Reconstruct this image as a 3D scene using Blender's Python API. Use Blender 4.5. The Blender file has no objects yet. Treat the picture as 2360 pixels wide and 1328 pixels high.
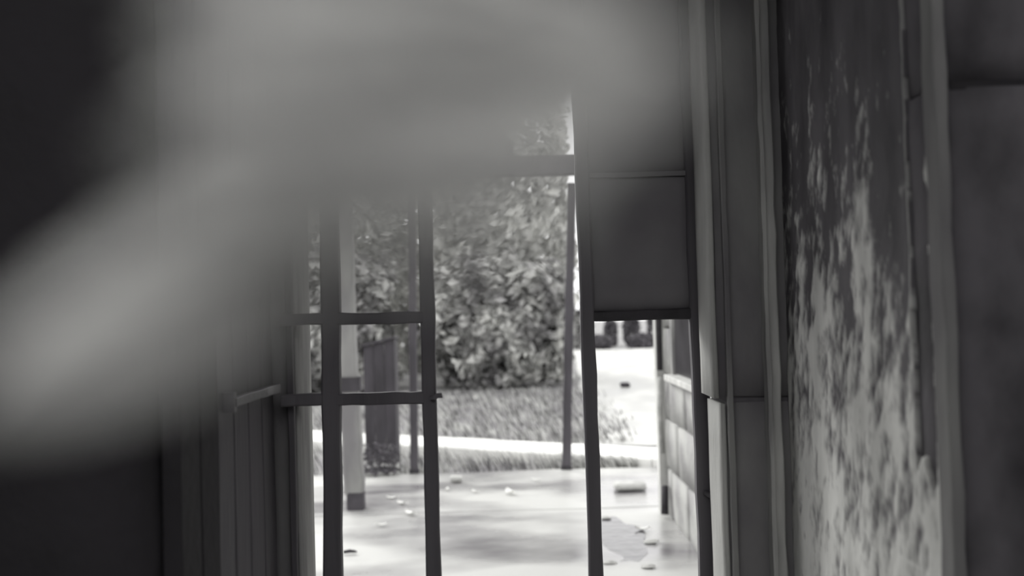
import bpy, math, random
from mathutils import Vector, Matrix, noise

# ---------------------------------------------------------------- camera
sc = bpy.context.scene
col = sc.collection
W, H, FPX = 2360.0, 1328.0, 2300.0
PITCH = math.radians(1.40)
ROLL = math.radians(1.62)
CAM = Vector((0.0, 0.0, 1.5))
FW = Vector((0, math.cos(PITCH), math.sin(PITCH)))
UP0 = Vector((0, -math.sin(PITCH), math.cos(PITCH)))
RT = Vector((1, 0, 0)) * math.cos(ROLL) - UP0 * math.sin(ROLL)
UP = Vector((1, 0, 0)) * math.sin(ROLL) + UP0 * math.cos(ROLL)

cam_d = bpy.data.cameras.new('camera')
cam = bpy.data.objects.new('camera', cam_d)
col.objects.link(cam)
m = Matrix((RT, UP, -FW)).transposed().to_4x4()
m.translation = CAM
cam.matrix_world = m
cam_d.sensor_width = 36.0
cam_d.sensor_fit = 'HORIZONTAL'
cam_d.lens = 36.0 * FPX / W
cam_d.clip_start = 0.005
cam_d.clip_end = 400
cam_d.dof.use_dof = True
cam_d.dof.focus_distance = 2.7
cam_d.dof.aperture_fstop = 2.5
sc.camera = cam

# ---------------------------------------------------------------- sky, exposure
world = bpy.data.worlds.new('overcast_sky')
sc.world = world
world.use_nodes = True
bg = world.node_tree.nodes['Background']
bg.inputs[0].default_value = (1.0, 0.998, 0.995, 1)
bg.inputs[1].default_value = 1.25
sc.view_settings.view_transform = 'Standard'
sc.view_settings.look = 'None'
sc.view_settings.gamma = 1
sc.view_settings.use_curve_mapping = False
sc.view_settings.exposure = 0.5

sun_d = bpy.data.lights.new('veiled_sun', 'SUN')
sun_d.energy = 2.0
sun_d.angle = math.radians(30)
sun_d.color = (1.0, 1.0, 0.97)
sun = bpy.data.objects.new('veiled_sun', sun_d)
col.objects.link(sun)
sun.rotation_euler = Vector((0.45, -0.70, -0.46)).to_track_quat('-Z', 'Y').to_euler()

random.seed(11)
R = random.random
U = random.uniform


def at(px, py, Y):
    """world point on the depth plane Y that a photo pixel looks at"""
    d = FW + RT * ((px - W / 2) / FPX) + UP * ((H / 2 - py) / FPX)
    return CAM + d * (Y / d.y)


def ground(px, py, z=0.0):
    d = FW + RT * ((px - W / 2) / FPX) + UP * ((H / 2 - py) / FPX)
    return CAM + d * ((z - CAM.z) / d.z)


# ---------------------------------------------------------------- materials
def tint(g):
    t = max(0.0, min(1.0, (g - 0.06) / 0.22))
    a = (1.045, 0.96, 1.10)
    b = (1.0, 1.0, 0.965)
    return tuple(g * (a[i] * (1 - t) + b[i] * t) for i in range(3)) + (1,)


def mat(name, g1, g2, scale=6.0, stretch=(1, 1, 1), rough=(0.7, 0.9), bump=0.3, bscale=40.0, lo=0.38, hi=0.62,
        island=0.0, translucent=0.0, detail=6.0, spec=0.4):
    mt = bpy.data.materials.new(name)
    mt.use_nodes = True
    nt = mt.node_tree
    N, L = nt.nodes, nt.links
    bs = N['Principled BSDF']
    out = N['Material Output']
    tc = N.new('ShaderNodeTexCoord')
    mp = N.new('ShaderNodeMapping')
    mp.inputs['Scale'].default_value = stretch
    L.new(tc.outputs['Object'], mp.inputs['Vector'])
    nz = N.new('ShaderNodeTexNoise')
    nz.inputs['Scale'].default_value = scale
    nz.inputs['Detail'].default_value = detail
    L.new(mp.outputs[0], nz.inputs['Vector'])
    rp = N.new('ShaderNodeValToRGB')
    rp.color_ramp.elements[0].position = lo
    rp.color_ramp.elements[1].position = hi
    rp.color_ramp.elements[0].color = tint(g1)
    rp.color_ramp.elements[1].color = tint(g2)
    L.new(nz.outputs['Fac'], rp.inputs['Fac'])
    src = rp.outputs['Color']
    if island:
        geo = N.new('ShaderNodeNewGeometry')
        mr = N.new('ShaderNodeMapRange')
        mr.inputs['To Min'].default_value = 1 - island
        mr.inputs['To Max'].default_value = 1 + island
        L.new(geo.outputs['Random Per Island'], mr.inputs['Value'])
        hs = N.new('ShaderNodeHueSaturation')
        L.new(src, hs.inputs['Color'])
        L.new(mr.outputs[0], hs.inputs['Value'])
        src = hs.outputs['Color']
    L.new(src, bs.inputs['Base Color'])
    mr2 = N.new('ShaderNodeMapRange')
    mr2.inputs['From Min'].default_value = lo
    mr2.inputs['From Max'].default_value = hi
    mr2.inputs['To Min'].default_value = rough[0]
    mr2.inputs['To Max'].default_value = rough[1]
    L.new(nz.outputs['Fac'], mr2.inputs['Value'])
    L.new(mr2.outputs[0], bs.inputs['Roughness'])
    bs.inputs['Specular IOR Level'].default_value = spec
    if bump:
        nb = N.new('ShaderNodeTexNoise')
        nb.inputs['Scale'].default_value = bscale
        nb.inputs['Detail'].default_value = 4
        L.new(mp.outputs[0], nb.inputs['Vector'])
        bp = N.new('ShaderNodeBump')
        bp.inputs['Strength'].default_value = bump
        bp.inputs['Distance'].default_value = 0.01
        L.new(nb.outputs['Fac'], bp.inputs['Height'])
        L.new(bp.outputs[0], bs.inputs['Normal'])
    if translucent:
        tr = N.new('ShaderNodeBsdfTranslucent')
        L.new(src, tr.inputs['Color'])
        mx = N.new('ShaderNodeMixShader')
        mx.inputs[0].default_value = translucent
        L.new(bs.outputs[0], mx.inputs[1])
        L.new(tr.outputs[0], mx.inputs[2])
        L.new(mx.outputs[0], out.inputs[0])
    return mt


def peel_shade_material():
    mt = bpy.data.materials.new('peeling_shaded_plaster')
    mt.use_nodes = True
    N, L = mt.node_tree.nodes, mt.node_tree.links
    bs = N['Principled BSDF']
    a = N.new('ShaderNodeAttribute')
    a.attribute_name = 'peel_shade'
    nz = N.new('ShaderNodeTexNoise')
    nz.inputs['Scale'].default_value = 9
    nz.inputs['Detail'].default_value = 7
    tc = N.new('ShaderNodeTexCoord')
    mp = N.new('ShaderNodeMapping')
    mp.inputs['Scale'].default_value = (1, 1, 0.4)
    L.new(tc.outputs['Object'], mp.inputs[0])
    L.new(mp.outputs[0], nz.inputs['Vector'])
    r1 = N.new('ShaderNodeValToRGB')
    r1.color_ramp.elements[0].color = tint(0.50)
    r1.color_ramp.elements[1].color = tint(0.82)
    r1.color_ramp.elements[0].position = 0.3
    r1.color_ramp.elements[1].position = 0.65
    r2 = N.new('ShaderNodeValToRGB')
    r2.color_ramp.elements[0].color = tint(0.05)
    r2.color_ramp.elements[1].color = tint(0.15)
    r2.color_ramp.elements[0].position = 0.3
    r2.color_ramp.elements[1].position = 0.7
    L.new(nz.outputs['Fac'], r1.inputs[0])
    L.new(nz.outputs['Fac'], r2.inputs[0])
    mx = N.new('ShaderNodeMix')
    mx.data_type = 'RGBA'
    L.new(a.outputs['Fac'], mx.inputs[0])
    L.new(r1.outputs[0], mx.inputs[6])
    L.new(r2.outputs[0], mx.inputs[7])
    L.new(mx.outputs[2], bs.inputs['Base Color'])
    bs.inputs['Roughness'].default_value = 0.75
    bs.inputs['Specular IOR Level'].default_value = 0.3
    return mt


M = {}
M['peel_shade'] = peel_shade_material()
M['pier'] = mat('stained_concrete', 0.035, 0.135, 5.0, (1, 1, 0.7), bump=0.5, bscale=25, lo=0.3, hi=0.5)
M['jamb'] = mat('dark_render', 0.12, 0.24, 4.0, (1, 1, 0.5), bump=0.4, bscale=30)
M['pale_plaster'] = mat('pale_plaster', 0.3, 0.48, 5.0, (1, 1, 0.4), bump=0.3, lo=0.3, hi=0.6)
M['casing'] = mat('worn_paint_casing', 0.24, 0.52, 14.0, (1, 1, 0.15), bump=0.3)
M['bead'] = mat('worn_bead', 0.10, 0.30, 7.0, (1, 1, 0.25), bump=0.3, lo=0.35, hi=0.7)
M['dark_timber'] = mat('dark_timber', 0.07, 0.13, 9.0, (1, 1, 0.1), rough=(0.5, 0.8), bump=0.35)
M['plank'] = mat('door_plank', 0.06, 0.12, 10.0, (1, 1, 0.12), rough=(0.5, 0.8), bump=0.35, island=0.2)
M['iron'] = mat('dark_iron', 0.02, 0.045, 18.0, rough=(0.45, 0.75), bump=0.25)
M['sheet'] = mat('dull_sheet_metal', 0.12, 0.19, 3.0, rough=(0.5, 0.75), bump=0.15, bscale=12)
M['bolt'] = mat('worn_bolt', 0.09, 0.15, 20.0, rough=(0.4, 0.6), bump=0.2)
M['room'] = mat('room_plaster', 0.12, 0.22, 3.0, bump=0.3)
M['room_dark'] = mat('dark_plaster', 0.02, 0.036, 3.0, bump=0.3)  # near-black tone for left walls, mortar and two door planks
M['room_floor'] = mat('room_floor', 0.35, 0.5, 3.0, bump=0.3)
M['wet_concrete'] = mat('wet_concrete', 0.15, 0.50, 0.62, (0.8, 1.3, 1), rough=(0.13, 0.40), bump=0.05, bscale=14, lo=0.36,
                        hi=0.56, detail=8, spec=0.5)
M['earth'] = mat('lawn_earth', 0.14, 0.30, 1.2, rough=(0.6, 0.9), bump=0.5, bscale=9)
M['kerb'] = mat('white_painted_kerb', 0.80, 0.92, 5.0, rough=(0.35, 0.5), bump=0.15)
M['gravel'] = mat('pale_gravel', 0.36, 0.6, 1.4, (1, 0.5, 1), rough=(0.35, 0.7), bump=0.4, bscale=18)
M['block'] = mat('outbuilding_block', 0.22, 0.40, 4.0, rough=(0.6, 0.85), bump=0.4, lo=0.32, hi=0.6, island=0.0)
M['glass'] = mat('dark_window_pane', 0.02, 0.03, 3.0, rough=(0.3, 0.4), bump=0, spec=0.12)
M['pale_paint'] = mat('pale_paint', 0.45, 0.62, 8.0, (1, 1, 0.3), bump=0.2)
M['column'] = mat('pale_column', 0.2, 0.3, 6.0, (1, 1, 0.3), bump=0.3)
M['foot'] = mat('column_foot', 0.05, 0.09, 8.0, bump=0.3)
M['post'] = mat('weathered_post', 0.045, 0.085, 9.0, (1, 1, 0.15), bump=0.3)
M['box'] = mat('dark_box_board', 0.035, 0.07, 6.0, (1, 1, 0.3), bump=0.3)
M['leaf_dark'] = mat('shrub_leaf', 0.22, 0.52, 1.4, rough=(0.28, 0.5), bump=0, island=0.7, translucent=0.25)
M['leaf_pale'] = mat('tree_leaf', 0.42, 0.68, 0.9, rough=(0.35, 0.6), bump=0, island=0.5, translucent=0.3)
M['leaf_far'] = mat('hedge_leaf', 0.06, 0.12, 0.8, rough=(0.4, 0.6), bump=0, island=0.4, translucent=0.2)
M['bark'] = mat('bark', 0.04, 0.08, 12, (1, 1, 0.3), bump=0.4)
M['grass'] = mat('wet_grass', 0.2, 0.46, 2.0, rough=(0.25, 0.45), bump=0, island=0.8, translucent=0.25)
M['litter'] = mat('pale_litter', 0.75, 0.9, 20, rough=(0.3, 0.5), bump=0.1)
M['dark_litter'] = mat('dark_twig', 0.03, 0.06, 20, bump=0.2)
M['stone'] = mat('grey_stone', 0.34, 0.5, 12, bump=0.4)
M['near_leaf'] = mat('near_leaf', 0.70, 0.82, 20, rough=(0.55, 0.7), bump=0.05, translucent=0.22)
M['water'] = mat('puddle_water', 0.03, 0.05, 8, rough=(0.03, 0.08), bump=0.4, bscale=12, spec=0.5)
M['near_stem'] = mat('near_stem', 0.12, 0.2, 30, bump=0.1)


# ---------------------------------------------------------------- helpers
def link(name, me, mt, parent=None):
    o = bpy.data.objects.new(name, me)
    col.objects.link(o)
    if mt is not None and not me.materials:
        me.materials.append(mt)
    if parent is not None:
        o.parent = parent
    return o


def empty(name, loc=(0, 0, 0), kind=None, label=None, cat=None, group=None):
    o = bpy.data.objects.new(name, None)
    col.objects.link(o)
    o.location = loc
    o.empty_display_size = 0.05
    return tag(o, label, cat, group, kind)


def tag(o, label=None, cat=None, group=None, kind=None):
    if label: o['label'] = label
    if cat: o['category'] = cat
    if group: o['group'] = group
    if kind: o['kind'] = kind
    return o


class MB:
    """collects geometry of one part; coordinates are world, stored relative to the parent's location"""
    def __init__(s):
        s.v, s.f = [], []

    def add(s, vs, fs):
        n = len(s.v)
        s.v += [Vector(v) for v in vs]
        s.f += [[i + n for i in f] for f in fs]
        return s

    def box(s, x0, x1, y0, y1, z0, z1, c=0.004):
        """chamfered box"""
        c = min(c, (x1 - x0) * .3, (y1 - y0) * .3, (z1 - z0) * .3)
        X, Y, Z = (x0, x1), (y0, y1), (z0, z1)
        vs, idx = [], {}
        sg = (1, -1)
        for i in (0, 1):
            for j in (0, 1):
                for k in (0, 1):
                    for ax in range(3):
                        p = [X[i], Y[j], Z[k]]
                        for b, q in ((0, i), (1, j), (2, k)):
                            if b != ax:
                                p[b] += c * sg[q]
                        idx[(i, j, k, ax)] = len(vs)
                        vs.append(p)
        fs = []
        for ax in range(3):
            b, d = (ax + 1) % 3, (ax + 2) % 3
            for q in (0, 1):
                ring = []
                for (u, w) in ((0, 0), (1, 0), (1, 1), (0, 1)):
                    t = [0, 0, 0]; t[ax] = q; t[b] = u; t[d] = w
                    ring.append(idx[(t[0], t[1], t[2], ax)])
                fs.append(ring if q else ring[::-1])
            for u in (0, 1):
                for w in (0, 1):
                    t0 = [0, 0, 0]; t0[b] = u; t0[d] = w
                    t1 = list(t0); t1[ax] = 1
                    r = [idx[(*t0, b)], idx[(*t1, b)], idx[(*t1, d)], idx[(*t0, d)]]
                    fs.append(r if u == w else r[::-1])
        for i in (0, 1):
            for j in (0, 1):
                for k in (0, 1):
                    r = [idx[(i, j, k, a)] for a in range(3)]
                    fs.append(r if (i + j + k) % 2 else r[::-1])
        return s.add(vs, fs)

    def beam(s, p0, p1, w, d, seg=1, jit=0.0, side=Vector((1, 0, 0))):
        """rectangular timber p0->p1, w across 'side', d across the third axis, optionally crooked"""
        p0, p1 = Vector(p0), Vector(p1)
        ax = (p1 - p0).normalized()
        sd = (side - ax * side.dot(ax)).normalized()
        th = ax.cross(sd)
        rings = []
        c = min(w, d) * 0.12
        for i in range(seg + 1):
            t = i / seg
            p = p0.lerp(p1, t)
            if jit:
                p = p + sd * U(-jit, jit) + th * U(-jit, jit)
            ww, dd = w / 2 + U(-jit, jit), d / 2 + U(-jit, jit)
            rings.append([p + sd * a + th * b for a, b in (
                (ww - c, dd), (-ww + c, dd), (-ww, dd - c), (-ww, -dd + c), (-ww + c, -dd), (ww - c, -dd), (ww, -dd + c), (ww, dd - c))])
        return s.loft(rings)

    def loft(s, rings):
        n = len(rings[0])
        vs = [p for r in rings for p in r]
        fs = []
        for i in range(len(rings) - 1):
            for j in range(n):
                k = (j + 1) % n
                fs.append([i * n + j, i * n + k, (i + 1) * n + k, (i + 1) * n + j])
        fs.append(list(range(n))[::-1])
        fs.append([(len(rings) - 1) * n + j for j in range(n)])
        return s.add(vs, fs)

    def tube(s, pts, rad, n=8):
        pts = [Vector(p) for p in pts]
        rings = []
        ref = None
        for i, p in enumerate(pts):
            a = (pts[min(i + 1, len(pts) - 1)] - pts[max(i - 1, 0)]).normalized()
            if ref is None:
                ref = Vector((1, 0, 0)) if abs(a.x) < 0.8 else Vector((0, 1, 0))
            e = (ref - a * ref.dot(a)).normalized()
            ref = e
            f = a.cross(e)
            r = rad[i] if isinstance(rad, (list, tuple)) else rad
            rings.append([p + e * (r * math.cos(2 * math.pi * j / n)) + f * (r * math.sin(2 * math.pi * j / n)) for j in range(n)])
        return s.loft(rings)

    def build(s, name, mt, parent=None, smooth=False):
        off = Vector((0, 0, 0))
        q = parent
        while q is not None:
            off += q.location
            q = q.parent
        me = bpy.data.meshes.new(name)
        own = Vector((0, 0, 0))
        me.from_pydata([v - off for v in s.v], [], s.f)
        me.update()
        if smooth:
            for p in me.polygons: p.use_smooth = True
        return link(name, me, mt, parent)


def rough_block(x0, x1, y0, y1, z0, z1, seed, amp=0.006, cell=0.06):
    """masonry block with hand-finished, slightly uneven faces (a subdivided box)"""
    nx, ny, nz = [max(2, min(14, int(d / cell))) for d in (x1 - x0, y1 - y0, z1 - z0)]
    vs, fs, idx = [], [], {}

    def vid(i, j, k):
        key = (i, j, k)
        if key not in idx:
            p = Vector((x0 + (x1 - x0) * i / nx, y0 + (y1 - y0) * j / ny, z0 + (z1 - z0) * k / nz))
            q = noise.noise_vector(p * 6 + Vector((seed * 7.1, 0, 0))) * amp
            edge = (i in (0, nx)) + (j in (0, ny)) + (k in (0, nz))
            if edge >= 2:
                ctr = Vector(((x0 + x1) / 2, (y0 + y1) / 2, (z0 + z1) / 2))
                d = ctr - p
                mm = Vector(((i in (0, nx)) * math.copysign(1, d.x), (j in (0, ny)) * math.copysign(1, d.y), (k in (0, nz)) * math.copysign(1, d.z)))
                p = p + mm * (amp * 0.9)
            idx[key] = len(vs)
            vs.append(p + q)
        return idx[key]
    for i in range(nx):
        for j in range(ny):
            fs.append([vid(i, j, 0), vid(i, j + 1, 0), vid(i + 1, j + 1, 0), vid(i + 1, j, 0)])
            fs.append([vid(i, j, nz), vid(i + 1, j, nz), vid(i + 1, j + 1, nz), vid(i, j + 1, nz)])
    for i in range(nx):
        for k in range(nz):
            fs.append([vid(i, 0, k), vid(i + 1, 0, k), vid(i + 1, 0, k + 1), vid(i, 0, k + 1)])
            fs.append([vid(i, ny, k), vid(i, ny, k + 1), vid(i + 1, ny, k + 1), vid(i + 1, ny, k)])
    for j in range(ny):
        for k in range(nz):
            fs.append([vid(0, j, k), vid(0, j, k + 1), vid(0, j + 1, k + 1), vid(0, j + 1, k)])
            fs.append([vid(nx, j, k), vid(nx, j + 1, k), vid(nx, j + 1, k + 1), vid(nx, j, k + 1)])
    return MB().add(vs, fs)


# ================================================================ THE ROOM
CEIL = 2.9
XR = 0.60          # plane of the right reveal
XL = -0.53         # left reveal masonry
Y1, Y2 = 1.40, 2.20  # reveal from / to
YO = 2.36          # outer face

tag(MB().box(-2.6, 2.6, -2.4, YO, -0.20, 0.0).build('floor', M['room_floor']), kind='structure')
# unseen roof cut short so sky from behind lights the leaves and piers
YC = 0.55
tag(MB().box(-1.75, 1.25, YC, YO, CEIL, CEIL + 0.15).build('ceiling', M['room']), kind='structure')
tag(MB().box(-1.75, 1.25, -2.4, -2.2, 0, CEIL).build('wall_back', M['room']), kind='structure')
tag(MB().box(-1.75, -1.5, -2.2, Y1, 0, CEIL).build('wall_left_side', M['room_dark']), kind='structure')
tag(MB().box(1.05, 1.25, -2.2, Y1, 0, CEIL).build('wall_right_side', M['room']), kind='structure')
# lintel over the passage
tag(MB().box(-0.62, 0.66, Y1, YO, 2.45, CEIL).build('wall_lintel', M['room']), kind='structure')

# ---- right pier: big blocks facing the camera
wr = empty('wall_right', (XR, Y1, 0), 'structure')
zs = [0.0, 0.95, 1.805, 2.45, CEIL]
for i in range(4):
    rough_block(XR + 0.008, 1.30, Y1 + 0.012, YO, zs[i] + 0.001, zs[i + 1] - 0.001, i + 1, 0.003, 0.05).build('block', M['pier'], wr, True)
rough_block(1.30, 2.6, Y1 + 0.012, YO, 0, CEIL, 9, 0.004, 0.15).build('block', M['pier'], wr)
# corner bead and the strip next to it
MB().beam((XR + 0.006, Y1 - 0.004, 0), (XR + 0.000, Y1 - 0.004, CEIL), 0.018, 0.044, 40, 0.0012).build('corner_bead', M['bead'], wr)
for z_ in zs[1:4]:
    MB().box(XR + 0.03, 1.29, Y1 + 0.0135, Y1 + 0.2, z_ - 0.007, z_ + 0.007, 0.001).build('mortar', M['room_dark'], wr)


# ---- peeling plaster on the right reveal: relief mesh, with top shade painted in
def plaster():
    y0, y1, z0, z1 = Y1 + 0.015, Y2 - 0.0, 0.55, CEIL
    ny, nz = 190, 420
    vs, pe = [], []
    for k in range(nz + 1):
        z = z0 + (z1 - z0) * k / nz
        for j in range(ny + 1):
            y = y0 + (y1 - y0) * j / ny
            p = Vector((y * 9.0, z * 4.2, 1.7))
            n1 = noise.fractal(Vector((y * 12.0 + z * 1.2, z * 6.5, 3.9)), 0.9, 2.1, 6)
            n2 = noise.fractal(Vector((y * 38.0 + z * 7, z * 20.0, 5.2)), 0.8, 2.1, 4)
            n3 = noise.noise(Vector((y * 3.0, z * 1.7, 9.1)))
            # light falloff put into the colour: the slope darkens the top, pales the bottom
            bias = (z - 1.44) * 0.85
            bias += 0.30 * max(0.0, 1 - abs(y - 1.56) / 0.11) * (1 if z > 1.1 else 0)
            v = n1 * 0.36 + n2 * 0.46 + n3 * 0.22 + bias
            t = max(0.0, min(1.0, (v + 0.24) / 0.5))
            # chase cut beside the corner bead
            edge = 0.006 * noise.noise(Vector((0, z * 14, 3.3)))
            chase = 1.0 if (1.438 + edge < y < 1.505 + edge * .5 and 1.25 + 0.02 * math.sin(y * 90) < z < 2.0) else 0.0
            x = XR + 0.004 * t - 0.0015 * n2 + (0.0008 * n1)
            if chase:
                x += 0.010
                t = max(t, 0.92)
            elif 1.507 <= y < 1.513 and 1.42 < z < 1.97:
                x -= 0.002
                t *= 0.4
            vs.append((x, y, z))
            pe.append(t)
    fs = []
    for k in range(nz):
        for j in range(ny):
            a = k * (ny + 1) + j
            fs.append([a, a + ny + 1, a + ny + 2, a + 1])
    nb = len(vs)
    me = bpy.data.meshes.new('plaster')
    # a back skin gives it thickness
    vs += [(XR + 0.049, y, z) for (y, z) in ((y0, z0), (y1, z0), (y1, z1), (y0, z1))]
    c = [0, ny, nz * (ny + 1) + ny, nz * (ny + 1)]
    fs.append([nb, nb + 1, nb + 2, nb + 3])
    fs.append([c[0]] + list(range(1, ny + 1)) + [nb + 1, nb])
    fs.append([k * (ny + 1) for k in range(nz, -1, -1)] + [nb, nb + 3])
    fs.append([k * (ny + 1) + ny for k in range(nz + 1)] + [nb + 2, nb + 1])
    off = wr.location
    me.from_pydata([Vector(v) - off for v in vs], [], fs)
    me.update()
    at_ = me.attributes.new('peel_shade', 'FLOAT', 'POINT')
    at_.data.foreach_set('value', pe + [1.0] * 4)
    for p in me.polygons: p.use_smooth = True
    return link('plaster', me, M['peel_shade'], wr)


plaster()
MB().box(XR - 0.002, XR + 0.05, Y1 + 0.015, Y2, 0, 0.55).build('plinth', M['pier'], wr)

# ---- right jamb, trim_1
tr = empty('trim_1', (0.55, Y2, 0), 'structure')
jx = at(1668, 900, Y2).x
zj = at(1710, 921, Y2).z
rough_block(jx, XR + 0.05, Y2, YO - 0.005, 0, zj - 0.005, 21, 0.004, 0.04).build('jamb_block', M['jamb'], tr, True)
rough_block(jx - 0.012, XR + 0.05, Y2 + 0.001, YO - 0.005, zj + 0.004, 2.45, 22, 0.004, 0.04).build('jamb_block', M['jamb'], tr, True)
MB().box(jx + 0.012, XR + 0.04, Y2 + 0.012, YO - 0.012, zj - 0.03, zj + 0.03).build('mortar', M['pier'], tr)
# plaster skin on the return of the jamb, two lifts
rough_block(jx - 0.010, jx + 0.004, Y2 - 0.002, YO - 0.008, 0, zj - 0.007, 23, 0.002, 0.03).build('jamb_skin', M['pale_plaster'], tr, True)
rough_block(jx - 0.024, jx - 0.010, Y2 - 0.002, YO - 0.008, zj + 0.002, 2.45, 24, 0.002, 0.03).build('jamb_skin', M['pale_plaster'], tr, True)
x = at(1680, 900, Y2).x
MB().beam((x, Y2 - 0.008, 0), (x, Y2 - 0.008, 2.45), 0.012, 0.018, 30, 0.0008).build('bead', M['bead'], tr)
x = at(1771, 900, Y2 - 0.02).x
MB().beam((x, Y2 - 0.016, 0), (x, Y2 - 0.016, 2.45), 0.010, 0.036, 40, 0.001).build('casing', M['casing'], tr)
x = at(1788, 900, Y2 - 0.02).x
MB().beam((x, Y2 - 0.010, 0), (x, Y2 - 0.010, 2.45), 0.024, 0.022, 40, 0.001).build('casing', M['casing'], tr)

# ---- left pier, jamb and the plank door standing open against it
YL = 1.50
wl = empty('wall_left', (XL - 0.03, YL, 0), 'structure')
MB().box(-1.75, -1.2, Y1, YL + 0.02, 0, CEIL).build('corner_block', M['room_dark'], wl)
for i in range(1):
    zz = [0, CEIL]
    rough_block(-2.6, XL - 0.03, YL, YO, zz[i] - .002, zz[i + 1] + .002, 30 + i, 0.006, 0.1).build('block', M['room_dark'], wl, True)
tl = empty('trim_2', (-0.5, Y2, 0), 'structure')
lx = at(682, 1000, Y2).x
rough_block(XL - 0.05, lx - 0.004, Y2, YO - 0.005, 0, 2.45, 41, 0.003, 0.05).build('jamb_block', M['jamb'], tl, True)
rough_block(lx - 0.004, lx + 0.008, Y2 + 0.004, YO - 0.008, 0, 2.45, 42, 0.002, 0.04).build('jamb_skin', M['casing'], tl, True)
MB().beam((lx - 0.006, Y2 - 0.008, 0), (lx - 0.006, Y2 - 0.008, 2.45), 0.014, 0.02, 20, 0.0008).build('bead', M['dark_timber'], tl)
dr = empty('door_1', (XL, Y2 - 0.03, 0), 'structure')
for i in range(6):
    ya = YL + 0.06 + i * 0.102
    MB().beam((XL - 0.010 + U(-.003, .003), ya + 0.05, 0.02), (XL - 0.010 + U(-.003, .003), ya + 0.05, 2.1), 0.030, 0.099, 10, 0.0012).build('plank', M['room_dark'] if i < 2 else M['plank'], dr)  # two nearest planks darkened in colour to offset the sky light on them
bo = MB().beam((XL + 0.022, 1.80, 1.352), (XL + 0.022, 2.14, 1.352), 0.014, 0.018, 6, 0.001, Vector((1, 0, 0))).build('bolt', M['bolt'], dr)
MB().beam((XL + 0.016, 1.80, 1.335), (XL + 0.016, 1.80, 1.37), 0.022, 0.022).build('bolt_keeper', M['bolt'], bo)

# ================================================================ GATES IN THE OPENING
YG = 2.17   # fixed grille, inner side
lb = at(765, 1000, YG)
g1 = empty('barred_grille', (at(870, 1000, YG).x, YG, 0), None,
           'dark iron grille with two rails on the left of the doorway', 'grille')


def upright(pts, Y, w, d, mt, name, parent, ztop=2.45, zbot=0.0, jit=0.0012):
    """post through two photo points at depth Y, run from floor to head"""
    a, b = at(pts[0][0], pts[0][1], Y), at(pts[1][0], pts[1][1], Y)
    k = (b.x - a.x) / (b.z - a.z)
    f = lambda z: Vector((a.x + (z - a.z) * k, Y, z))
    return MB().beam(f(zbot), f(ztop), w, d, 26, jit).build(name, mt, parent)


PX = YG / FPX
upright(((762, 640), (769, 1320)), YG, 41 * PX, 0.035, M['dark_timber'], 'stile', g1)
upright(((984, 640), (1000, 1320)), YG, 33 * PX, 0.030, M['dark_timber'], 'stile', g1)
a, b = at(700, 738, YG - 0.005), at(975, 732, YG - 0.005)
MB().beam(Vector((lx - 0.02, YG - 0.005, b.z + 0.003)), b, 0.026, 0.026, 10, 0.001, Vector((0, 0, 1))).build('rail', M['dark_timber'], g1)
a, b = at(690, 922, YG - 0.005), at(978, 916, YG - 0.005)
MB().beam(Vector((lx - 0.02, YG - 0.005, b.z + 0.002)), b, 0.026, 0.026, 10, 0.001, Vector((0, 0, 1))).build('rail', M['dark_timber'], g1)
c = at(1006, 915, YG - 0.02)
MB().beam(c + Vector((-0.014, 0, -0.002)), c + Vector((0.012, 0, 0.004)), 0.010, 0.012, 3, 0.001, Vector((0, 0, 1))).build('catch', M['bolt'], g1)

# right-hand gate leaf hung on the outer face, solid sheet above and open below
YR = YO + 0.035
PR = YR / FPX
g2 = empty('gate_leaf', (at(1490, 1000, YR).x, YR, 0), None,
           'dark gate leaf with solid upper sheet and open lower half, right of doorway', 'gate')
upright(((1348, 600), (1374, 1320)), YR, 32 * PR, 0.035, M['dark_timber'], 'stile', g2, 2.5)
upright(((1608, 740), (1630, 1320)), YR, 38 * PR, 0.035, M['dark_timber'], 'stile', g2, 2.5)
ta, tb = at(1365, 742, YR), at(1615, 733, YR)
MB().beam((ta.x - 0.01, YR, (ta.z + tb.z) / 2 + 0.012), (tb.x + 0.01, YR, (ta.z + tb.z) / 2 + 0.012), 0.026, 0.03, 6, 0.0008, Vector((0, 0, 1))).build('rail', M['iron'], g2)
zr = (ta.z + tb.z) / 2 + 0.02
zm = at(1500, 405, YR).z
xl, xr_ = at(1352, 600, YR).x, at(1612, 600, YR).x
for za, zb in ((zr, zm + 0.010), (zm - 0.004, 2.48)):
    rough_block(xl, xr_, YR - 0.008, YR + 0.006, za, zb, za * 10, 0.0018, 0.04).build('sheet_panel', M['sheet'], g2, True)
MB().beam((xl + 0.012, YR - 0.012, zm + 0.002), (xr_ - 0.005, YR - 0.012, zm + 0.002), 0.012, 0.006, 4, 0.0003, Vector((0, 0, 1))).build('lap_strip', M['sheet'], g2)
c = at(1652, 1152, YR - 0.04)
h = MB().beam(c + Vector((-0.022, 0.02, 0.014)), c + Vector((0.018, -0.03, -0.004)), 0.013, 0.016, 4, 0.001, Vector((0, 0, 1))).build('hinge_pin', M['iron'], g2)

# ================================================================ OUTSIDE: GROUND
gnd = MB()
gnd.box(-90, 90, -70, 140, -0.55, -0.06)
tag(gnd.build('ground', M['earth']), kind='structure')

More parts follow.
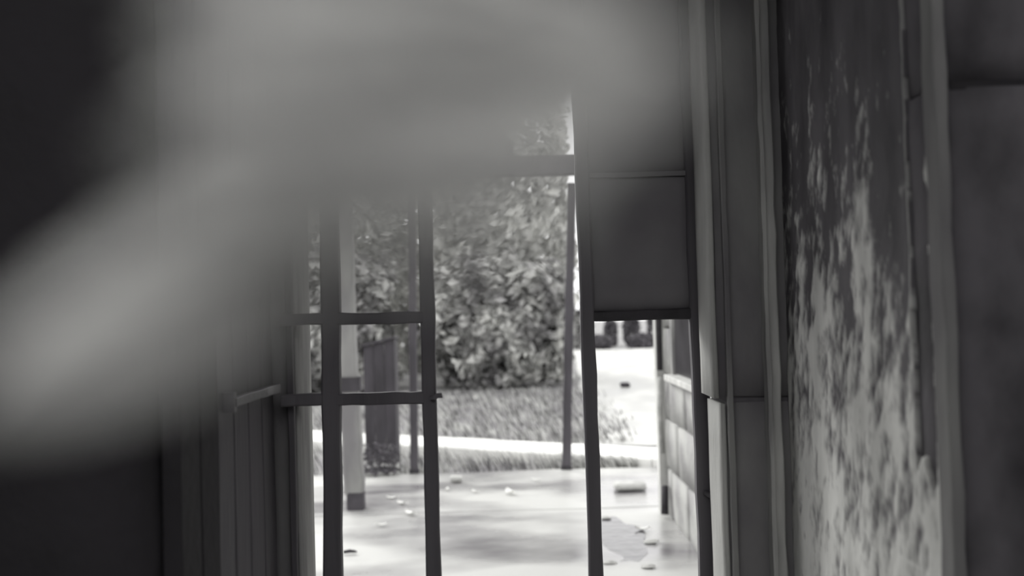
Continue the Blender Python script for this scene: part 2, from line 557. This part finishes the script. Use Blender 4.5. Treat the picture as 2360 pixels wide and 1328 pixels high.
# wet concrete slab in front of the door, cut into bays
PY1 = 9.55
pf = empty('porch_floor', (0, 6, 0), 'structure')
for (x0, x1, y0, y1) in ((-4.2, 4.5, YO, 5.4), (-4.2, 4.5, 5.41, 7.62), (-4.2, 4.5, 7.63, PY1)):
    nx, ny = 90, 40
    vs, fs = [], []
    for j in range(ny + 1):
        for i in range(nx + 1):
            px_, py_ = x0 + (x1 - x0) * i / nx, y0 + (y1 - y0) * j / ny
            z = 0.012 * noise.fractal(Vector((px_ * 0.8, py_ * 0.8, 4)), 1, 2, 3) - 0.006
            vs.append((px_, py_, z))
    for j in range(ny):
        for i in range(nx):
            a = j * (nx + 1) + i
            fs.append([a, a + 1, a + nx + 2, a + nx + 1])
    n = len(vs)
    vs += [(x0, y0, -.3), (x1, y0, -.3), (x1, y1, -.3), (x0, y1, -.3)]
    fs += [list(range(nx, -1, -1)) + [n, n + 1], [ny * (nx + 1) + i for i in range(nx + 1)] + [n + 2, n + 3], [n + 3, n + 2, n + 1, n]]
    MB().add(vs, fs).build('slab', M['wet_concrete'], pf, True)

# white kerb, running slightly towards us on the right
ka, kb = ground(925, 1028, 0.05), ground(1495, 1060, 0.05)
kd = (kb - ka).normalized()
kn = Vector((-kd.y, kd.x, 0))
kerb = empty('kerb', (ka.x, ka.y, -0.06), 'structure')
for i in range(-7, 11):
    p, q = ka + kd * (i * 1.0 + 0.006), ka + kd * (i * 1.0 + 0.994)
    for w_ in (0,):
        MB().beam(p + kn * 0.33 + Vector((0, 0, -0.06)), q + kn * 0.33 + Vector((0, 0, -0.06)), 0.17, 0.66, 3, 0.004, Vector((0, 0, 1))).build('kerbstone', M['kerb'], kerb)

# pale gravel drive beyond the kerb on the right
dm = MB()
k1 = ka + kd * 1.6 + kn * 0.7
k2 = ka + kd * 9.6 + kn * 0.7
rows = 24
vs = []
for i in range(rows + 1):
    t = i / rows
    y = 11.6 + t * 27.5
    xa = 0.85 + t * 1.5 + 0.15 * noise.noise(Vector((y * .5, 0, 0)))
    vs += [(xa, y - 0.18 * xa * (1 - t), -0.045), (14, y - 2.0 * (1 - t), -0.045), (14, y - 2.0 * (1 - t), -0.2), (xa, y - 0.18 * xa * (1 - t), -0.2)]
rings = [[Vector(vs[i * 4 + j]) for j in range(4)] for i in range(rows + 1)]
tag(dm.loft(rings).build('drive', M['gravel']), kind='structure')


# grass
def grass(name, label, n, sampler, hmin, hmax, w, lean, parent=None):
    mb = MB()
    for _ in range(n):
        p = sampler()
        if p is None: continue
        h_ = U(hmin, hmax)
        an = U(0, math.pi)
        d = Vector((math.cos(an), math.sin(an), 0)) * (w * U(.6, 1.2))
        ln = Vector((U(-1, -.1), U(-.4, .4), 0)) * (h_ * lean)
        m_ = p + ln * .4 + Vector((0, 0, h_ * .6))
        t_ = p + ln + Vector((0, 0, h_))
        mb.add([p - d, p + d, m_ + d * .6, m_ - d * .6, t_], [[0, 1, 2, 3], [3, 2, 4]])
    o = mb.build(name, M['grass'])
    return tag(o, label, 'grass', kind='stuff')


def verge():
    x_ = U(-5, 5)
    p = ka + kd * ((x_ - ka.x) / kd.x)
    lo_, hi_ = PY1 + 0.08, p.y - 0.03
    if hi_ <= lo_: return None
    y_ = U(lo_, hi_)
    if abs(x_ + 1.38) < .2 and y_ > 10.15 and y_ < 10.55: return None
    return Vector((x_, y_, -0.06))


grass('verge_grass', 'strip of short grass between the wet slab and the white kerb', 4200, verge, 0.06, 0.20, 0.008, 0.9)


def lawn():
    y_ = 11.6 + (R() ** 1.3) * 8
    x_ = U(-6, 2.2)
    if x_ > 0.9 + U(0, .8): return None
    p = ka + kd * ((x_ - ka.x) / kd.x) + kn * 0.7
    if y_ < p.y + 0.1: return None
    return Vector((x_, y_, -0.06))


grass('lawn_grass', 'rough lawn between the white kerb and the big shrubs', 9000, lawn, 0.05, 0.17, 0.014, 0.9)

# ================================================================ OUTSIDE: OUTBUILDING ON THE RIGHT
XW = 1.09
ob = empty('wall_outbuilding', (XW, 5, 0), 'structure')
YE = 7.35
wy0, wy1, wz0, wz1 = 5.72, 7.03, 1.02, 2.0
courses = [-0.1, 0.34, 0.70, 1.02, 1.36, 1.70, 2.02, 2.36, 2.72]
for ci in range(len(courses) - 1):
    z0, z1 = courses[ci], courses[ci + 1]
    edges = [YO + 0.01]
    y = YO + (0.34 if ci % 2 else 0.68)
    while y < YE - 0.2:
        edges.append(y)
        y += 0.68
    edges.append(YE)
    for i in range(len(edges) - 1):
        a, b = edges[i], edges[i + 1]
        spans = [(a, b)]
        if z0 >= wz0 - 0.01 and z1 <= wz1 + 0.05:
            spans = []
            if a < wy0: spans.append((a, min(b, wy0)))
            if b > wy1: spans.append((max(a, wy1), b))
        for (p, q) in spans:
            if q - p < 0.05: continue
            rough_block(XW + U(0, .006), XW + 0.2, p + 0.004, q - 0.004, z0 + 0.004, z1 - 0.004, p + z0 * 3, 0.006, 0.12).build('block', M['block'], ob, True)
MB().box(XW + 0.03, XW + 0.2, YO + 0.01, YE - 0.03, -0.1, wz0).build('core', M['block'], ob)
w2 = empty('window_2', (XW + 0.06, (wy0 + wy1) / 2, wz0), 'structure')
MB().box(XW + 0.036, XW + 0.05, wy0, wy1, wz0 + .02, wz1 + .02).build('pane', M['glass'], w2)
MB().box(XW + 0.012, XW + 0.05, wy0, wy0 + .05, wz0, wz1 + .02).build('window_frame', M['casing'], w2)
MB().box(XW + 0.012, XW + 0.05, wy1 - .05, wy1, wz0, wz1 + .02).build('window_frame', M['casing'], w2)
MB().box(XW + 0.012, XW + 0.05, wy0, wy1, wz1 - .03, wz1 + .02).build('window_frame', M['casing'], w2)
MB().box(XW - 0.035, XW + 0.08, wy0 - 0.04, wy1 + 0.04, wz0 - 0.03, wz0 + 0.012).build('window_sill', M['pale_paint'], w2)
# end face of the outbuilding: a pale rendered pilaster at the far corner
MB().box(XW - 0.045, XW + 0.22, YE + 0.004, YE + 0.12, -0.1, 2.72).build('corner_pilaster', M['pale_paint'], ob)
# drainpipe, broken near the ground
dp = empty('drainpipe', (XW - 0.05, YE - 0.12, 0), None, 'thin dark drainpipe down the far corner of the outbuilding wall', 'drainpipe')
xp, yp = XW - 0.035, YE - 0.10
MB().tube([(xp, yp, 2.7), (xp + .005, yp, 1.8), (xp, yp, 1.05)], 0.022, 10).build('upper_pipe', M['iron'], dp, True)
MB().tube([(xp, yp, 1.0), (xp - .01, yp, .75), (xp, yp, .45)], 0.020, 10).build('middle_pipe', M['stone'], dp, True)
MB().tube([(xp + .006, yp - .02, 0.22), (xp, yp - .03, 0.1), (xp - .006, yp - .05, 0.02)], 0.026, 10).build('shoe', M['iron'], dp, True)

# ================================================================ OUTSIDE: UNSEEN CANOPY ADDED TO SHADE THE DOORWAY
cn = empty('shade_canopy', (0, YO, 2.62), None, 'unseen boarded canopy added to keep sky light off the doorway', 'canopy')
for i in range(7):
    ya = YO + 0.01 + i * 0.24
    MB().beam((-1.3, ya + .118, 2.72 - i * .012), (1.05, ya + .118, 2.72 - i * .012), 0.02, 0.232, 4, 0.001, Vector((0, 0, 1))).build('board', M['post'], cn)
for x_ in (-1.1, -0.2, 0.85):
    MB().beam((x_, YO + .005, 2.665), (x_, YO + 1.66, 2.58), 0.07, 0.06, 3, 0.001, Vector((0, 0, 1))).build('bracket', M['post'], cn)

# ================================================================ OUTSIDE: PORCH POSTS, BEAM
bt = at(1200, 405, 8.9).z
be = empty('porch_beam', (0, 8.9, bt), None, 'dark timber beam carried by the porch posts above the opening', 'beam')
MB().beam((-4.2, 8.9, bt + 0.09), (4.2, 8.9, bt + 0.09), 0.18, 0.12, 20, 0.004, Vector((0, 0, 1))).build('beam_timber', M['post'], be)
for x_ in (-3.4, -2.3, -1.2, 0.0, 1.15):
    MB().beam((x_, 8.8, bt + 0.24), (x_, 9.3, bt + 0.24), 0.12, 0.06, 2, 0.003, Vector((0, 0, 1))).build('rafter_stub', M['post'], be)


def post(name, label, base, topx, w, d, mt, ztop, grp='porch posts'):
    b = ground(*base)
    t = at(topx[0], topx[1], b.y)
    k = (t.x - b.x) / (t.z - b.z)
    e = empty(name, (b.x, b.y, 0), None, label, 'post', grp)
    MB().beam(b + Vector((0, 0, -0.005)), (b.x + k * ztop, b.y, ztop), w, d, 18, 0.003).build('post_shaft', mt, e)
    MB().beam(b + Vector((0, 0, -0.005)), b + Vector((0, 0, 0.03)), w * 1.25, d * 1.3).build('post_shoe', M['iron'], e)
    return e


post('porch_post', 'thin leaning porch post just left of the gate leaf', (1305, 1080), (1316, 480), 0.082, 0.07, M['post'], bt + 0.005)
post('porch_post', 'slim dark porch post between the grille and the tall box', (955, 1089), (950, 600), 0.074, 0.06, M['post'], bt + 0.005)

cb = ground(812, 1172)
ce = empty('column', (cb.x, cb.y, 0), None, 'pale square column with dark foot behind the grille', 'column')
wpx = cb.y / FPX
cx0, cx1 = at(786, 800, cb.y).x, at(826, 800, cb.y).x
MB().beam(((cx0 + cx1) / 2 - .012, cb.y, 1.02), ((cx0 + cx1) / 2 - .03, cb.y, 2.9), cx1 - cx0, 0.13, 10, 0.002).build('upper_shaft', M['column'], ce)
MB().beam(((cx0 + cx1) / 2 + .012, cb.y, 0.12), ((cx0 + cx1) / 2 - .008, cb.y, 0.93), (cx1 - cx0) * 1.1, 0.13, 8, 0.003).build('lower_shaft', M['column'], ce)
MB().beam(((cx0 + cx1) / 2, cb.y, 0.92), ((cx0 + cx1) / 2, cb.y, 1.03), (cx1 - cx0) * 1.25, 0.16, 2, 0.003).build('collar', M['post'], ce)
MB().beam(((cx0 + cx1) / 2 + .02, cb.y, -0.005), ((cx0 + cx1) / 2 + .02, cb.y, 0.13), (cx1 - cx0) * .95, 0.14, 2, 0.003).build('foot', M['foot'], ce)

# tall dark box with a sloping top
bb = ground(880, 1068)
bx0, bx1 = at(843, 1060, bb.y).x, at(916, 1060, bb.y).x
bz = at(880, 785, bb.y).z
be2 = empty('tall_box', (bb.x, bb.y, 0), None, 'tall dark wooden box with sloping top beside the pale column', 'box')
nb = 3
bw = (bx1 - bx0) / nb
for i in range(nb):
    MB().beam((bx0 + bw * (i + .5), bb.y, 0), (bx0 + bw * (i + .5), bb.y, bz - 0.05 + 0.03 * i), bw - 0.003, 0.025, 6, 0.001).build('front_board', M['box'], be2)
MB().beam((bx0 + 0.013, bb.y + .15, 0), (bx0 + 0.013, bb.y + .15, bz - 0.07), 0.024, 0.27, 3, 0.001).build('side_board', M['box'], be2)
MB().beam((bx1 - 0.013, bb.y + .15, 0), (bx1 - 0.013, bb.y + .15, bz + 0.0), 0.024, 0.27, 3, 0.001).build('side_board', M['box'], be2)
MB().beam((bx0 - 0.01, bb.y + .13, bz - 0.045), (bx1 + 0.01, bb.y + .13, bz + 0.03), 0.36, 0.025, 3, 0.001, Vector((0, 1, 0))).build('lid', M['box'], be2)


# ================================================================ OUTSIDE: SHRUBS, TREE, HEDGE
def leaf_quads(mb, p, n, s, elong):
    t = n.orthogonal().normalized()
    t.rotate(Matrix.Rotation(U(0, 6.28), 3, n))
    # blades droop towards one side, wet and heavy
    t = (t + Vector((0.25, 0, -0.5))).normalized()
    b = n.cross(t).normalized()
    a = p - t * s * elong * .5
    c_ = p + t * s * elong * .5
    f = n * (s * 0.18)
    mb.add([a, p - b * s * .5 + f, c_, p + b * s * .5 + f, p], [[0, 1, 4], [1, 2, 4], [2, 3, 4], [3, 0, 4]])


def shrub(name, label, cat, base, rx, ry, h, nleaf, size, mt, seed, grp=None, trunk=0.0, lump=0.28, full=0.0):
    random.seed(seed)
    e = empty(name, base, None, label, cat, grp)
    b = Vector(base)
    st = MB()
    nst = 7 if not trunk else 5
    for i in range(nst):
        an = i * 6.28 / nst + U(-.3, .3)
        p0 = b + Vector((math.cos(an) * rx * .12, math.sin(an) * ry * .12, -0.02))
        p1 = b + Vector((math.cos(an) * rx * .3, math.sin(an) * ry * .3, h * .4))
        p2 = b + Vector((math.cos(an) * rx * .62, math.sin(an) * ry * .62, h * .75))
        MB_ = MB().tube([p0, p1, p2], [h * .014, h * .010, h * .005], 6).build('stem', M['bark'], e)
    fo = MB()
    cz = trunk + (h - trunk) * .5
    rz = (h - trunk) * .5
    for _ in range(nleaf):
        d = Vector((random.gauss(0, 1), random.gauss(0, 1), random.gauss(0, 1))).normalized()
        if full:
            g_ = max(abs(d.x), abs(d.y), abs(d.z))
            d = d * (1 + full * (1 / g_ - 1))
        lu = 1 + lump * noise.fractal(d.normalized() * 2.6 + Vector((seed, 0, 0)), 1, 2, 3)
        rr = lu * (1 - abs(random.gauss(0, .10)))
        if R() < .12: rr *= U(.5, .95)
        dz = d.z
        p = b + Vector((d.x * rx * rr, d.y * ry * rr, cz + dz * rz * rr))
        if p.z < b.z + 0.03: p.z = b.z + U(.03, .3)
        n_ = (d + Vector((U(-.7, .7), U(-.7, .7), U(-.5, .7)))).normalized()
        leaf_quads(fo, p, n_, size * U(.6, 1.35), U(1.4, 2.4))
    o = fo.build('foliage', mt, e)
    o['kind'] = 'stuff'
    return e


def gz(px, py):
    p = ground(px, py, -0.06)
    return (p.x, p.y, -0.06)


G = 'shrubs along the lawn'
p = gz(1165, 902)
shrub('shrub', 'broad dark leafy shrub filling the middle of the doorway', 'shrub', (p[0] - .05, p[1] + 1.1, -.06), 1.35, 1.0, 2.5, 7500, 0.13, M['leaf_dark'], 3, G, 0, .5, .5)
shrub('shrub', 'dark shrub behind the grille, left of the middle one', 'shrub', (p[0] - 3.75, p[1] + 1.2, -.06), 1.3, 1.0, 2.8, 6500, 0.13, M['leaf_dark'], 5, G, 0, .34, .75)
shrub('shrub', 'leftmost shrub, glimpsed beside the left jamb', 'shrub', (p[0] - 6.9, p[1] + 1.4, -.06), 1.1, 1.0, 2.9, 5000, 0.13, M['leaf_dark'], 6, G, 0, .34, .75)
shrub('tree', 'tall pale-leaved tree rising behind the middle shrub', 'tree', (p[0] + 0.05, p[1] + 4.6, -.06), 1.55, 1.5, 7.6, 10000, 0.15, M['leaf_pale'], 8, None, 0.5, .3, .6)
shrub('tree', 'pale-leaved tree behind the left shrubs', 'tree', (p[0] - 4.6, p[1] + 4.9, -.06), 1.9, 1.5, 7.2, 9000, 0.15, M['leaf_pale'], 9, None, 0.5, .3, .6)
shrub('tree', 'bushy pale tree filling the gap between the two nearer shrubs', 'tree', (p[0] - 2.2, p[1] + 8.2, -.06), 1.6, 1.3, 5.6, 6000, 0.16, M['leaf_pale'], 12, None, 0.1, .3, .6)
G2 = 'far hedge shrubs'
HEDGE = (
    (1338, 41.0, 1.6, .55, 'tallest far hedge bush beyond the drive, behind the thin leaning post'),
    (1409, 42.2, 1.15, .26, 'narrow dark far hedge bush between two white gaps of sky'),
    (1456, 43.4, 1.3, .34, 'rounded dark far hedge bush between the narrow one and the outbuilding'),
    (1524, 44.6, 1.7, .60, 'rightmost far hedge bush, half behind the outbuilding corner'),
    (1382, 39.5, .56, .55, 'low far hedge bush under the left gap of white sky'),
    (1478, 39.5, .56, .55, 'low far hedge bush under the right gap of white sky'))
for i, (px_, Yh, hh, rr, lb_) in enumerate(HEDGE):
    shrub('hedge_bush', lb_, 'bush', (at(px_, 806, Yh).x, Yh, -.06), rr, .45, hh, 900, 0.11, M['leaf_far'], 20 + i, G2, 0, .12, .4)

# ================================================================ SMALL THINGS ON THE GROUND
random.seed(5)


def chip(px_, py_, s, label, mt='litter', name='fallen_leaf', cat='leaf', grp='pale fallen leaves', z=0.0):
    b = ground(px_, py_, z)
    mb = MB()
    an = U(0, 3.14)
    t = Vector((math.cos(an), math.sin(an), 0)); n_ = Vector((-t.y, t.x, 0))
    top = []
    for k in range(9):
        u = -1 + 2 * k / 8
        w_ = (1 - u * u) ** .7 * .45 + .02
        c_ = b + t * (u * s) + Vector((0, 0, .006 + .35 * s * u * u))
        top.append((c_ + n_ * w_ * s + Vector((0, 0, .12 * s)), c_, c_ - n_ * w_ * s + Vector((0, 0, .12 * s))))
    vs = [q for r in top for q in r]
    fs = []
    for k in range(8):
        for j in (0, 1):
            a_ = k * 3 + j
            fs.append([a_, a_ + 1, a_ + 4, a_ + 3])
    vs2 = [v - Vector((0, 0, .003)) for v in vs]
    nn = len(vs)
    fs2 = [[i + nn for i in f[::-1]] for f in fs]
    e = empty(name, (b.x, b.y, b.z), None, label, cat, grp)
    MB().add(vs + vs2, fs + fs2).build('blade', M[mt], e)
    mb.tube([b - t * s * 1.0 + Vector((0, 0, .006 + .35 * s)), b - t * s * 1.35 + Vector((0, 0, .01))], .002, 5).build('leaf_stalk', M[mt], e)


chip(1176, 1138, .075, 'largest pale fallen leaf, alone mid-slab under the middle shrub')
chip(946, 1186, .06, 'pale fallen leaf on the slab close left of the bright grille stile')
chip(926, 1162, .05, 'pale fallen leaf on the slab, middle of three below the tall box')
chip(902, 1150, .045, 'pale fallen leaf on the slab, nearest below the tall box')
chip(1095, 1135, .04, 'small pale fallen leaf left of the largest one')
chip(1235, 1108, .04, 'small pale fallen leaf near the thin leaning post')
chip(880, 1212, .04, 'small pale fallen leaf on the slab nearest to the pale column foot')
chip(1030, 1130, .035, 'tiny pale fallen leaf just right of the grille stile')
chip(1210, 930, .07, 'pale fallen leaf on the lawn right of the middle', z=-.03)
chip(1098, 920, .07, 'pale fallen leaf on the lawn left of the middle', z=-.03)
chip(1480, 1222, .05, 'pale fallen leaf among the wet rubble by the outbuilding wall')

wc = ground(876, 1094)  # weeds whose dark leaf tone doubles as shadow below the tall box
shrub('weed_clump', 'low weed clump at the slab edge, darkened for shadow before the tall box', 'weed', (wc.x, wc.y, -.005), .19, .10, .06, 400, .026, M['leaf_far'], 41, None, 0, .3, .3)
random.seed(6)
# brick chip
b = ground(1052, 1110)
o = rough_block(b.x - .055, b.x + .055, b.y - .06, b.y + .06, 0.0, .05, 77, .006, .03).build('brick_piece', M['pale_paint'], None, True)
tag(o, 'small pale brick piece lying on the slab near the verge', 'brick')
# flat slab piece by the outbuilding
b = ground(1452, 1128)
o = rough_block(b.x - .13, b.x + .13, b.y - .1, b.y + .12, 0.0, .06, 78, .008, .05).build('concrete_lump', M['stone'], None, True)
tag(o, 'flat grey concrete lump on the slab beside the outbuilding corner', 'lump')
# stone on the drive
b = ground(1441, 893, -.045)
o = rough_block(b.x - .10, b.x + .10, b.y - .08, b.y + .08, b.z, b.z + .10, 79, .02, .04).build('stone', M['dark_litter'], None, True)
tag(o, 'small dark stone lying on the pale drive', 'stone')
# dark twig on the slab
b = ground(806, 1277)
e = empty('twig', (b.x, b.y, 0), None, 'short dark twig on the slab beside the left grille stile', 'twig')
MB().tube([b + Vector((-.04, 0, .012)), b + Vector((0, .01, .016)), b + Vector((.045, .0, .012))], [.010, .012, .006], 7).build('twig_stem', M['dark_litter'], e)
MB().tube([b + Vector((0, .01, .016)), b + Vector((.025, .04, .012))], [.007, .004], 6).build('side_shoot', M['dark_litter'], e)
# low rubble stones on the right
for i, (px_, py_, s, lb_) in enumerate(((1396, 1196, .045, 'flat wet stone on the slab, farthest of the rubble seen through the gate leaf'),
                                   (1500, 1250, .05, 'largest flat wet stone in the rubble near the outbuilding wall'),
                                   (1404, 1298, .045, 'flat wet stone on the slab close to the gate leaf stile'),
                                   (1494, 1308, .045, 'flat wet stone on the slab at the foot of the outbuilding wall'))):
    b = ground(px_, py_)
    o = rough_block(b.x - s, b.x + s, b.y - s * .8, b.y + s * .8, -.004, s * .35, 90 + i, s * .25, s * .45).build('rubble_stone', M['stone'], None, True)
    tag(o, lb_, 'stone', 'rubble by the outbuilding wall')

# puddle among the rubble
b = ground(1438, 1238)
ring = []
for k in range(40):
    an = 2 * math.pi * k / 40
    r_ = 1 + .35 * noise.noise(Vector((math.cos(an) * 1.6, math.sin(an) * 1.6, 2.2)))
    ring.append(Vector((b.x - .01 + .15 * r_ * math.cos(an), b.y + .62 * r_ * math.sin(an), 0)))
slab_z = lambda q: 0.012 * noise.fractal(Vector((q.x * 0.8, q.y * 0.8, 4)), 1, 2, 3) - 0.006
wz_ = max(slab_z(q) for q in ring) - .001
pd = MB().loft([[q + Vector((0, 0, wz_ - .02)) for q in ring], [b.lerp(q, .97) + Vector((0, 0, wz_ - b.z)) for q in ring], [b.lerp(q, .7) + Vector((0, 0, wz_ + .0005 - b.z)) for q in ring]])
tag(pd.build('puddle', M['water']), 'small dark puddle on the slab, seen through the gate leaf opening', 'puddle')

# ================================================================ NEAR SPRIG HANGING IN FRONT
def near_leaf(base, tip, width, nrm, cup, parent, bend=0.12):
    base, tip = Vector(base), Vector(tip)
    ax = tip - base
    Ln = ax.length
    ax.normalize()
    n_ = (Vector(nrm) - ax * Vector(nrm).dot(ax)).normalized()
    sd = ax.cross(n_)
    nu, nv = 22, 8
    vs, fs = [], []
    for i in range(nu + 1):
        u = i / nu
        w_ = width * .5 * (math.sin(math.pi * u ** .8) ** .75) + 0.0003
        for j in range(nv + 1):
            v = -1 + 2 * j / nv
            p_ = base + ax * (Ln * u) + sd * (w_ * v) + n_ * (-cup * width * v * v + cup * width * .15 * abs(v) - bend * Ln * u * u)
            p_ += n_ * (0.0006 * math.sin(u * 40 + abs(v) * 6))
            vs.append(p_)
    for i in range(nu):
        for j in range(nv):
            a_ = i * (nv + 1) + j
            fs.append([a_, a_ + 1, a_ + nv + 2, a_ + nv + 1])
    nn = len(vs)
    vs2 = [v - n_ * 0.0004 for v in vs]
    fs2 = [[k + nn for k in f[::-1]] for f in fs]
    o = MB().add(vs + vs2, fs + fs2).build('leaf', M['near_leaf'], parent, True)
    MB().tube([base - ax * 0.008, base, base + ax * Ln * .5, tip - n_ * bend * Ln], [.0009, .0009, .0006, .0002], 6).build('midrib', M['near_stem'], o)
    return o


def nd(px_, py_, d):
    return at(px_, py_, d)


sp = empty('hanging_sprig', nd(300, -900, .10), None, 'pale leafy sprig hanging close to the lens, all out of focus', 'plant')
stem = [(-0.03, .10, CEIL + 0.005), (-0.05, .11, 2.2), (-0.045, .10, 1.75), nd(420, -420, .095), nd(520, -60, .09), nd(640, 200, .085), nd(760, 330, .08)]
MB().tube(stem, [.0022, .002, .0018, .0015, .0013, .0011, .0008], 8).build('stem', M['near_stem'], sp, True)
RN = Vector((0.75, -0.6, 0.35))
LEAVES = [
    # base, tip, width px, depth base/tip, normal
    ((800, 460), (-190, 900), 420, .105, .095, (0.3, -.8, .5)),
    ((720, 170), (1600, 30), 640, .100, .092, (0.2, -.9, .4)),
    ((1060, -60), (330, -40), 420, .098, .104, (0.1, -.8, .6)),
    ((1080, 250), (260, 300), 430, .082, .080, (0.1, -.92, .32)),
    ((380, -130), (1480, -150), 480, .100, .092, (0.1, -.8, .6)),
    ((540, 350), (1230, 500), 380, .088, .076, (0.1, -.95, -.1)),
    ((960, -40), (330, 10), 420, .084, .088, (0.0, -.72, .69)),
    ((930, 170), (1345, 335), 290, .088, .080, (0.2, -.8, .5)),
]
for (b0, t0, wpx_, d0, d1, nn_) in LEAVES:
    near_leaf(nd(b0[0], b0[1], d0), nd(t0[0], t0[1], d1), wpx_ * (d0 + d1) / 2 / FPX, nn_, 0.12, sp)
